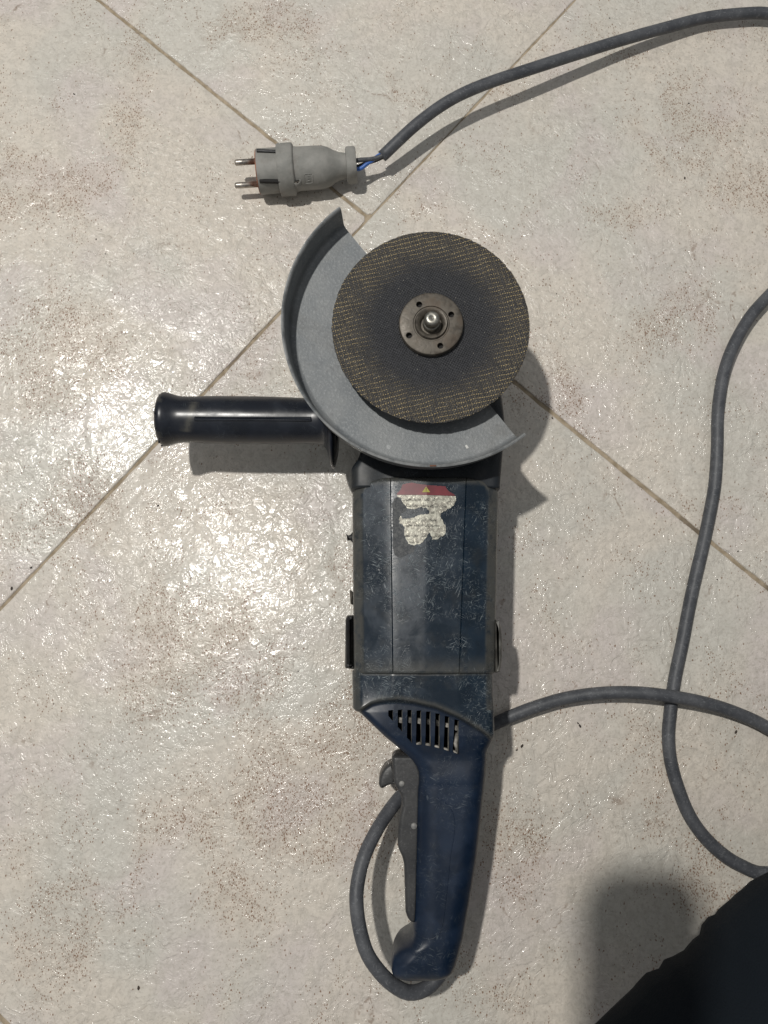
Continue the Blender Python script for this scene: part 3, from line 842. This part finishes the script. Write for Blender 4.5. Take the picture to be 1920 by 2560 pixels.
# --- warning sticker on the housing
def mzw(p):
    x, y = W((p.x, p.y, .086)); return mh_z0(x, y)
SX, SY = 1 / 7.54, 1 / 7.54
def sheet(name, poly, mat, parent, lift, thick=.00018, rag=0):
    if rag:
        pp = []
        for (a, b), (c_, d_) in zip(poly, poly[1:] + poly[:1]):
            n = max(1, int(math.hypot(c_ - a, d_ - b) / 16))
            for i in range(n):
                x, y = a + (c_ - a) * i / n, b + (d_ - b) * i / n
                v = mnoise.noise_vector(Vector((x / 38, y / 38, 5))) + .6 * mnoise.noise_vector(Vector((x / 15, y / 15, 2)))
                pp.append((x + v.x * rag, y + v.y * rag * (0 if abs(b - 440) < 22 and abs(d_ - 440) < 26 else 1)))
        poly = pp
    pts = [P(960 + a * SX, 1180 + b * SY, .0865).xy for a, b in poly]
    bm = bmesh.new()
    vs = [bm.verts.new((p.x, p.y, 0)) for p in pts]
    f = bm.faces.new(vs); bmesh.ops.triangulate(bm, faces=[f])
    for _ in range(3):
        lg = [e for e in bm.edges if e.calc_length() > .0016]
        if not lg: break
        bmesh.ops.subdivide_edges(bm, edges=lg, cuts=1, use_grid_fill=False)
        bmesh.ops.triangulate(bm, faces=bm.faces[:])
    ex = bmesh.ops.extrude_face_region(bm, geom=bm.faces[:])
    top = {v for v in ex['geom'] if isinstance(v, bmesh.types.BMVert)}
    for v in bm.verts:
        v.co.z = mzw(v.co) + lift + (thick if v in top else -.0002)
    return obj(name, bm, mat, parent, smooth=True, angle=40)
foil = [(235, 432), (700, 438), (1350, 457), (1352, 530), (1325, 610), (1262, 680), (1150, 730), (1060, 785), (1060, 850), (1100, 905), (1130, 980), (1165, 1020), (1160, 1130), (1130, 1200), (1050, 1240), (1000, 1272), (905, 1280), (885, 1185), (850, 1140), (818, 1190), (760, 1290), (700, 1348),
        (610, 1362), (560, 1390), (480, 1350), (420, 1280), (380, 1180), (392, 1050), (350, 1000), (300, 965), (285, 900), (310, 825), (350, 880), (430, 880), (560, 862), (650, 815), (820, 800), (862, 745), (800, 682), (700, 668), (570, 702), (430, 690), (420, 650), (362, 590), (322, 500), (245, 462)]
head = [(235, 428), (300, 345), (330, 290), (350, 235), (430, 215), (540, 205), (800, 250), (1160, 272), (1185, 330), (1222, 365), (1290, 400), (1350, 452), (700, 434)]
st = sheet("sticker", foil, M['foil'], GR, .0001, rag=17)
st["label"] = "torn silver and red warning sticker"
sheet("sticker_header", head, M['red'], st, .00012, rag=9)
glue = [(240, 470), (330, 540), (400, 640), (430, 720), (310, 800), (280, 900), (290, 990), (370, 1060), (370, 1180), (420, 1300), (500, 1380), (600, 1410), (560, 1500), (440, 1560), (300, 1620), (200, 1560), (160, 1400), (165, 1200), (150, 1000), (160, 800), (150, 600), (190, 500)]
sheet("glue_residue", glue, M['glue'], st, .00002, .00006, rag=20)
sheet("warning_triangle", [(792, 282), (868, 385), (716, 385)], M['yellow'], st, .0004, .00006)
sheet("exclamation_mark", [(785, 308), (799, 308), (796, 350), (788, 350)], M['ink'], st, .0005, .00004)
sheet("exclamation_mark", [(786, 358), (798, 358), (798, 369), (786, 369)], M['ink'], st, .0005, .00004)
# Persian print: presentation forms laid out right to left
FORMS = {'ا': (0xFE8D, 0xFE8E, None, None), 'آ': (0xFE81, 0xFE82, None, None), 'ب': (0xFE8F, 0xFE90, 0xFE91, 0xFE92), 'ت': (0xFE95, 0xFE96, 0xFE97, 0xFE98), 'خ': (0xFEA5, 0xFEA6, 0xFEA7, 0xFEA8), 'د': (0xFEA9, 0xFEAA, None, None),
         'ر': (0xFEAD, 0xFEAE, None, None), 'ز': (0xFEAF, 0xFEB0, None, None), 'س': (0xFEB1, 0xFEB2, 0xFEB3, 0xFEB4), 'ش': (0xFEB5, 0xFEB6, 0xFEB7, 0xFEB8), 'ص': (0xFEB9, 0xFEBA, 0xFEBB, 0xFEBC), 'ف': (0xFED1, 0xFED2, 0xFED3, 0xFED4),
         'ک': (0xFB8E, 0xFB8F, 0xFB90, 0xFB91), 'گ': (0xFB92, 0xFB93, 0xFB94, 0xFB95), 'ل': (0xFEDD, 0xFEDE, 0xFEDF, 0xFEE0), 'م': (0xFEE1, 0xFEE2, 0xFEE3, 0xFEE4), 'ن': (0xFEE5, 0xFEE6, 0xFEE7, 0xFEE8), 'ه': (0xFEE9, 0xFEEA, 0xFEEB, 0xFEEC),
         'و': (0xFEED, 0xFEEE, None, None), 'ی': (0xFBFC, 0xFBFD, 0xFBFE, 0xFBFF), 'ط': (0xFEC1, 0xFEC2, 0xFEC3, 0xFEC4)}
def shape_fa(t):
    out = []
    for i, ch in enumerate(t):
        if ch not in FORMS: out.append(ch); continue
        prv = i > 0 and t[i - 1] in FORMS and FORMS[t[i - 1]][2] is not None
        nxt = i < len(t) - 1 and t[i + 1] in FORMS and FORMS[ch][2] is not None
        k = 3 if prv and nxt else 1 if prv else 2 if nxt else 0
        out.append(chr(FORMS[ch][k]))
    return ''.join(reversed(out))
FS = []
def text_fa(t, a, b, width):
    """centre of the words at sticker-crop coordinates a, b; width in crop units"""
    cu = bpy.data.curves.new("print", 'FONT'); cu.body = shape_fa(t); cu.align_x = 'CENTER'; cu.align_y = 'CENTER'; cu.size = 1; cu.extrude = 0; cu.offset = .022
    to = bpy.data.objects.new("print", cu); COL.objects.link(to)
    bpy.context.view_layer.update()
    dg = bpy.context.evaluated_depsgraph_get()
    me = bpy.data.meshes.new_from_object(to.evaluated_get(dg), depsgraph=dg)
    bpy.data.objects.remove(to)
    if not me.vertices: return
    xs_ = [v.co.x for v in me.vertices]; ys_ = [v.co.y for v in me.vertices]
    w0 = max(xs_) - min(xs_); cx = (max(xs_) + min(xs_)) / 2; cy = (max(ys_) + min(ys_)) / 2
    pa, pb = P(960 + (a - width / 2) * SX, 1180 + b * SY, .0865), P(960 + (a + width / 2) * SX, 1180 + b * SY, .0865)
    if not FS: FS.append((pb.x - pa.x) / w0)
    s = FS[0]; c = (pa + pb) / 2
    bm = bmesh.new(); bm.from_mesh(me)
    for v in bm.verts:
        v.co.x = c.x + (v.co.x - cx) * s; v.co.y = c.y + (v.co.y - cy) * s * 1.1
        v.co.z = mzw(v.co) + .00042
    obj("printed_word", bm, M['ink'], st, smooth=False)
for t, a, b, wd in (("خاموش", 435, 525, 165), ("زمان", 580, 525, 110), ("در", 668, 525, 44), ("نکنید", 800, 525, 100), ("گیر", 935, 520, 100), ("در", 1225, 548, 70), ("شما", 470, 640, 100), ("بودن", 590, 640, 110), ("ایمن", 745, 640, 120), ("و", 828, 655, 26),
                    ("دستگاه", 940, 645, 160), ("بودن", 1130, 655, 110), ("کنید", 910, 765, 110), ("کردن", 750, 905, 120), ("وسیله", 920, 905, 150), ("از", 1060, 905, 50), ("نمایید", 470, 1005, 110), ("استفاده", 650, 1005, 180), ("آن", 800, 1010, 60),
                    ("مخصوص", 940, 1020, 170), ("روی", 440, 1205, 80), ("بدون", 590, 1205, 90), ("کنید", 755, 1205, 80), ("کارهای", 1000, 1212, 130), ("لطفا", 520, 1325, 110), ("در", 640, 1325, 50)):
    text_fa(t, a, b, wd)

def on_surf(o, x, y, z0=0, lift=0):
    """the point of o that the photo shows at x, y"""
    mw = o.matrix_world.inverted()
    far = P(x, y, 0); c = Vector((0, 0, CH))
    a = mw @ c; d = (mw.to_3x3() @ (far - c)).normalized()
    ok, loc, nn, ix = o.ray_cast(a, d)
    if not ok: return P(x, y, z0)
    return o.matrix_world @ loc + (c - far).normalized() * lift
# ------------------------------------------------------------------ power cord
rc = .0048
def C(x, y, z): return P(x, y, z)
pts = [C(1110, 2400, .036), C(1098, 2440, .038), C(1078, 2462, .040), C(1050, 2478, .043), C(1020, 2481, .046), C(992, 2468, .049), C(957, 2439, .052), C(919, 2386, .054), C(899, 2320, .054), C(891, 2255, .053),
       C(895, 2202, .050), C(909, 2145, .046), C(935, 2088, .040), C(966, 2037, .033), C(1002, 1990, .026), C(1040, 1950, .018), C(1100, 1890, .0085), C(1165, 1843, .0055), C(1239, 1808, .006), C(1287, 1787, .0075), C(1343, 1766, .0085), C(1417, 1745, .0095), C(1504, 1733, .012), C(1591, 1732, .0145),
       C(1677, 1741, .0155), C(1764, 1758, .0125), C(1842, 1783, .0085), C(1920, 1820, .006), C(2040, 1900, .005), C(2110, 2030, .005), C(2040, 2150, .005), C(1920, 2183, .005), C(1851, 2163, .005), C(1799, 2129, .005), C(1756, 2086, .005), C(1721, 2034, .005), C(1695, 1969, .005),
       C(1677, 1904, .005), C(1671, 1843, .005), C(1674, 1795, .005), C(1681, 1735, .005), C(1690, 1680, .005), C(1706, 1605, .005), C(1722, 1520, .005), C(1737, 1450, .005), C(1756, 1370, .005), C(1772, 1295, .006), C(1787, 1210, .007), C(1793, 1120, .008), C(1794, 1050, .008), C(1798, 1000, .008), C(1809, 934, .008),
       C(1832, 868, .008), C(1871, 798, .008), C(1920, 741, .008), C(2020, 640, .008), C(2120, 480, .01), C(2150, 280, .01), C(2080, 110, .01), C(1990, 50, .010), C(1920, 34, .010), C(1860, 34, .010), C(1767, 44, .010), C(1674, 67, .012), C(1562, 98, .016), C(1449, 133, .021), C(1300, 181, .027),
       C(1225, 206, .029), C(1157, 234, .030), C(1099, 267, .029), C(1041, 311, .027), C(996, 352, .024), C(966, 381, .021), C(955, 391, .020)]
CR = obj("power_cord", tube(pts, rc, 18, .004, .02), M['cord'], GR)
def q1(a, b, z): return P(540 + a / 2.9625, 320 + b / 2.9625, z)
obj("blue_wire", tube([q1(1245, 185, .021), q1(1205, 205, .021), q1(1160, 238, .0205), q1(1115, 268, .020), q1(1075, 298, .019), q1(1040, 305, .019), q1(1000, 290, .0195)], .00165, 12, .0015), M['blue'], CR)
obj("dark_wire", tube([q1(1240, 200, .0225), q1(1190, 222, .0215), q1(1140, 232, .022), q1(1080, 236, .0225), q1(1010, 245, .022)], .0018, 12, .0015, .1), M['cord'], CR)
obj("dark_wire", tube([q1(1235, 215, .018), q1(1180, 240, .018), q1(1110, 262, .017), q1(1060, 282, .0165), q1(1000, 300, .017)], .0016, 12, .0015, .1), M['black'], CR)

# ------------------------------------------------------------------ plug
zp = .0186
pa, pb = q1(316, 325, zp), q1(1002, 277, zp)
pax = (pb - pa).normalized()
UL = (pb - pa).length / 686
mp = Matrix.Translation(pa) @ Matrix.Rotation(math.atan2(pax.y, pax.x), 4, 'Z') @ Matrix.Rotation(R(90), 4, 'Y') @ Matrix.Rotation(R(90), 4, 'Z')
# local: z along the axis, x sideways (in the floor plane), y up/down
def sq_lathe(prof, seg=64, e=2.3, mtx=None):
    rings = []
    for z, r in prof:
        ring = []
        for i in range(seg):
            a = 2 * math.pi * i / seg; c, s_ = math.cos(a), math.sin(a)
            k = (abs(c) ** e + abs(s_) ** e) ** (-1 / e)
            ring.append(Vector((c * k * r, s_ * k * r, z)))
        rings.append(ring)
    bm = loft(rings, True, True)
    if mtx is not None: bmesh.ops.transform(bm, matrix=mtx, verts=bm.verts)
    return bm
KR = .885
pf = [(0, 165), (0, 172), (4, 175), (60, 175), (148, 174), (150, 198), (156, 203), (255, 203), (262, 199), (268, 188), (272, 172), (300, 168), (420, 167), (480, 164), (520, 150), (560, 125), (600, 106), (640, 99), (652, 99)]
pbody = PG = obj("plug", sq_lathe([(a * UL, b * UL * KR) for a, b in pf], 72, 2.15, mp), M['plug'], GR, angle=40)
cl = [(648, 120), (652, 132), (662, 138), (712, 137), (722, 130), (724, 112), (724, 60)]
obj("cord_collar", sq_lathe([(a * UL, b * UL * .84) for a, b in cl], 8 * 6, 3.2, mp), M['plug'], PG, angle=40)
obj("plug_face", sq_lathe([(-7 * UL, 120 * UL * KR), (-7 * UL, 166 * UL * KR), (-5 * UL, 170 * UL * KR), (.5 * UL, 171 * UL * KR)], 48, 2.15, mp), M['plugface'], PG)
for sx, zz in ((80, .0220), (-90, .0150)):
    for nm_, pr_, mt_ in (("prong", [(-176, 0), (-176, 14), (-170, 20), (-164, 22), (0, 22)], M['prong']),):
        q = q1(316, 325 - sx, zz)
        mq = Matrix.Translation(q) @ Matrix.Rotation(math.atan2(pax.y, pax.x), 4, 'Z') @ Matrix.Rotation(R(90), 4, 'Y')
        obj("prong", lathe([(a * UL, b * UL) for a, b in pr_], 24, mq), M['prong'], PG)
# earth contact recesses: flush bars, shade of the hollows painted dark
for ca, cb, wd, mt_ in (((325, 399), (484, 391), .0026, M['darkhole']), ((303, 179), (468, 168), .0022, M['trigger'])):
    A_, B_ = (on_surf(pbody, 540 + a / 2.9625, 320 + b / 2.9625, .02, -.0011) for a, b in (ca, (cb[0] - 8, cb[1])))
    d = B_ - A_; d.z = 0
    mt2 = Matrix.Translation((A_ + B_) / 2) @ Matrix.Rotation(math.atan2(d.y, d.x), 4, 'Z')
    obj("earth_recess_shade", box(d.length, wd, .0030, mt2, .0003), mt_, PG)
# screw in its hole
q = on_surf(pbody, 540 + 597 / 2.9625, 320 + 392 / 2.9625, .036)
obj("screw_hole", lathe([(-.004, .0036), (.0004, .0034), (.0010, .0030), (.0004, .0025), (-.001, .0025)], 28, Matrix.Translation(q), caps=False), M['plug'], PG)
obj("screw", lathe([(-.004, .0025), (-.0004, .0025), (.0001, .0018), (.0002, 0)], 20, Matrix.Translation(q)), M['nut'], PG)
for an in (20, 110):
    obj("screw_slot", box(.0040, .0009, .0006, Matrix.Translation((q.x, q.y, q.z + .0001)) @ Matrix.Rotation(R(an), 4, 'Z')), M['darkhole'], PG)
# moulded emblem: broken square with three bars inside
ze = .0336
def em(ps, r=.00032):
    obj("moulded_emblem", tube([on_surf(pbody, 540 + a / 2.9625, 320 + b / 2.9625, .035, .0001) for a, b, dz in ps], r, 6, .0006), M['plug'], PG)
em([(708, 340, .001), (690, 338, .001), (662, 340, .0009), (654, 350, .0008), (656, 380, .0003), (658, 404, -.0003), (665, 411, -.0005), (690, 411, -.0005)])
em([(664, 412, -.0005), (700, 409, -.0004), (716, 402, -.0002), (720, 380, .0003), (718, 350, .0008), (712, 341, .001)])
for b in (356, 373, 390): em([(678, b, .0007 - (b - 356) * .00003), (696, b - 1, .0007 - (b - 356) * .00003)])
em([(698, 354, .0007), (700, 372, .0003), (701, 392, -.0001)])

# ------------------------------------------------------------------ photographer: trouser leg in view, hand and phone over the lens
PE = empty("person", P(1980, 2620, 0)); tag(PE, "crouching person in dark navy trousers at the lower right corner", "person")
edge = [(2060, 2120), (1990, 2175), (1920, 2213), (1895, 2232), (1872, 2247), (1854.5, 2261), (1817, 2286), (1804, 2300), (1785.6, 2305), (1763.6, 2325), (1751, 2351), (1729, 2364), (1698, 2391), (1665, 2405), (1638, 2414), (1619, 2436), (1582, 2448), (1535, 2489), (1494, 2520), (1437.6, 2562), (1380, 2605), (1300, 2660)]
zk = .17
ep = catmull([P(x + max(0, y - 2213) * .24, y + max(0, y - 2213) * .05, zk) for x, y in edge], .004)
ep = catmull([Vector((.505, -.02, .15)), Vector((.47, .0, .155)), Vector((.43, .008, .163)), ep[0]], .008)[:-1] + ep + [ep[-1] + Vector((-.02, -.10, .03)), ep[-1] + Vector((0, -.24, .10)), ep[-1] + Vector((.04, -.42, .20)), ep[-1] + Vector((.06, -.60, .28))]
rings = []
nrm_ = Vector((1, -1.25, 0)).normalized()
for i, p in enumerate(ep):
    ring = []
    for k in range(28):
        a = math.pi * 2 * k / 28
        tp = math.sqrt(max(.02, 1 - (1 - min(1, i / 14)) ** 2)); rx, rz = .10 * tp, .085 * tp
        off = rx * (1 - math.cos(a)); zz = rz * math.sin(a)
        v = p + nrm_ * (off + .10 * (1 - tp)) + Vector((0, 0, zz))
        v += Vector((0, 0, 1)) * .008 * mnoise.noise(v * 14) * min(1, off * 12) + nrm_ * .010 * mnoise.noise(v * 26 + Vector((3, 3, 3))) * min(1, off * 12)
        ring.append(v)
    rings.append(ring)
lg_ = obj("trouser_leg", loft(rings, True, True), M['cloth'], PE)
CM = Matrix.Translation((0, 0, CH)) @ Matrix.Rotation(TH, 4, 'X')
ph = empty("smartphone", CM @ Vector((-.025, -.06, .005))); tag(ph, "black smartphone held above the floor by the photographer", "phone")
obj("phone_case", slab(.066, .146, .008, CM @ Matrix.Translation((-.034, -.036, .0065)), .026), M['phonebody'], ph)
obj("phone_screen", slab(.062, .142, .0024, CM @ Matrix.Translation((-.034, -.036, .0100)), .024), M['darkhole'], ph)
# hand gripping the right edge of the phone
def skin_mesh(name, verts, edges, mat, parent, root=0, sub=2):
    me = bpy.data.meshes.new(name); me.from_pydata([v[0] for v in verts], edges, [])
    o = bpy.data.objects.new(name, me); COL.objects.link(o)
    sm = o.modifiers.new("s", 'SKIN'); sm.use_smooth_shade = True
    ss = o.modifiers.new("u", 'SUBSURF'); ss.levels = sub
    for i, v in enumerate(verts):
        me.skin_vertices[0].data[i].radius = (v[1], v[1] * (v[2] if len(v) > 2 else 1)); me.skin_vertices[0].data[i].use_root = (i == root)
    bpy.context.view_layer.update()
    dg = bpy.context.evaluated_depsgraph_get()
    m2 = bpy.data.meshes.new_from_object(o.evaluated_get(dg), depsgraph=dg)
    o.modifiers.clear(); o.data = m2; m2.materials.clear(); m2.materials.append(mat)
    attach(o, parent); return o
hv = [((.075, -.175, .012), .024), ((.060, -.140, .014), .024), ((.050, -.115, .016), .022), ((.040, -.095, .018), .016)]
he = [(0, 1), (1, 2), (2, 3)]
def chain(base, ps, r0, r1):
    prev = base
    for i, p in enumerate(ps):
        hv.append((p, r0 + (r1 - r0) * i / (len(ps) - 1))); he.append((prev, len(hv) - 1)); prev = len(hv) - 1
chain(3, [(.038, -.072, .004), (.026, -.062, -.004 + .018), (.012, -.056, .0165), (-.004, -.052, .0155)], .010, .0075)
chain(2, [(.044, -.092, .000 + .012), (.024, -.088, .0175), (.008, -.083, .0175), (-.010, -.080, .0160)], .010, .0078)
chain(2, [(.044, -.112, .010), (.024, -.112, .0180), (.008, -.110, .0175), (-.008, -.108, .0160)], .0095, .0075)
chain(1, [(.046, -.134, .010), (.026, -.136, .0175), (.012, -.136, .0170), (-.002, -.134, .0155)], .0088, .0068)
chain(1, [(.040, -.120, .030), (.026, -.098, .030), (.014, -.082, .022)], .012, .0085)
hv = [((CM @ (Vector(v[0]) + Vector((-.016, -.022, 0)))), v[1]) for v in hv]
skin_mesh("hand", hv, he, M['skin'], PE)
sl = [CM @ (Vector(p) + Vector((-.016, -.022, 0))) for p in ((.071, -.166, .012), (.085, -.20, .010), (.11, -.26, .0), (.15, -.34, -.04), (.20, -.43, -.10), (.26, -.56, -.14), (.30, -.70, -.10), (.28, -.82, .0))]
obj("sleeve", tube(sl, lambda t: .031 + .016 * t, 24, .01, .06), M['cloth'], PE)
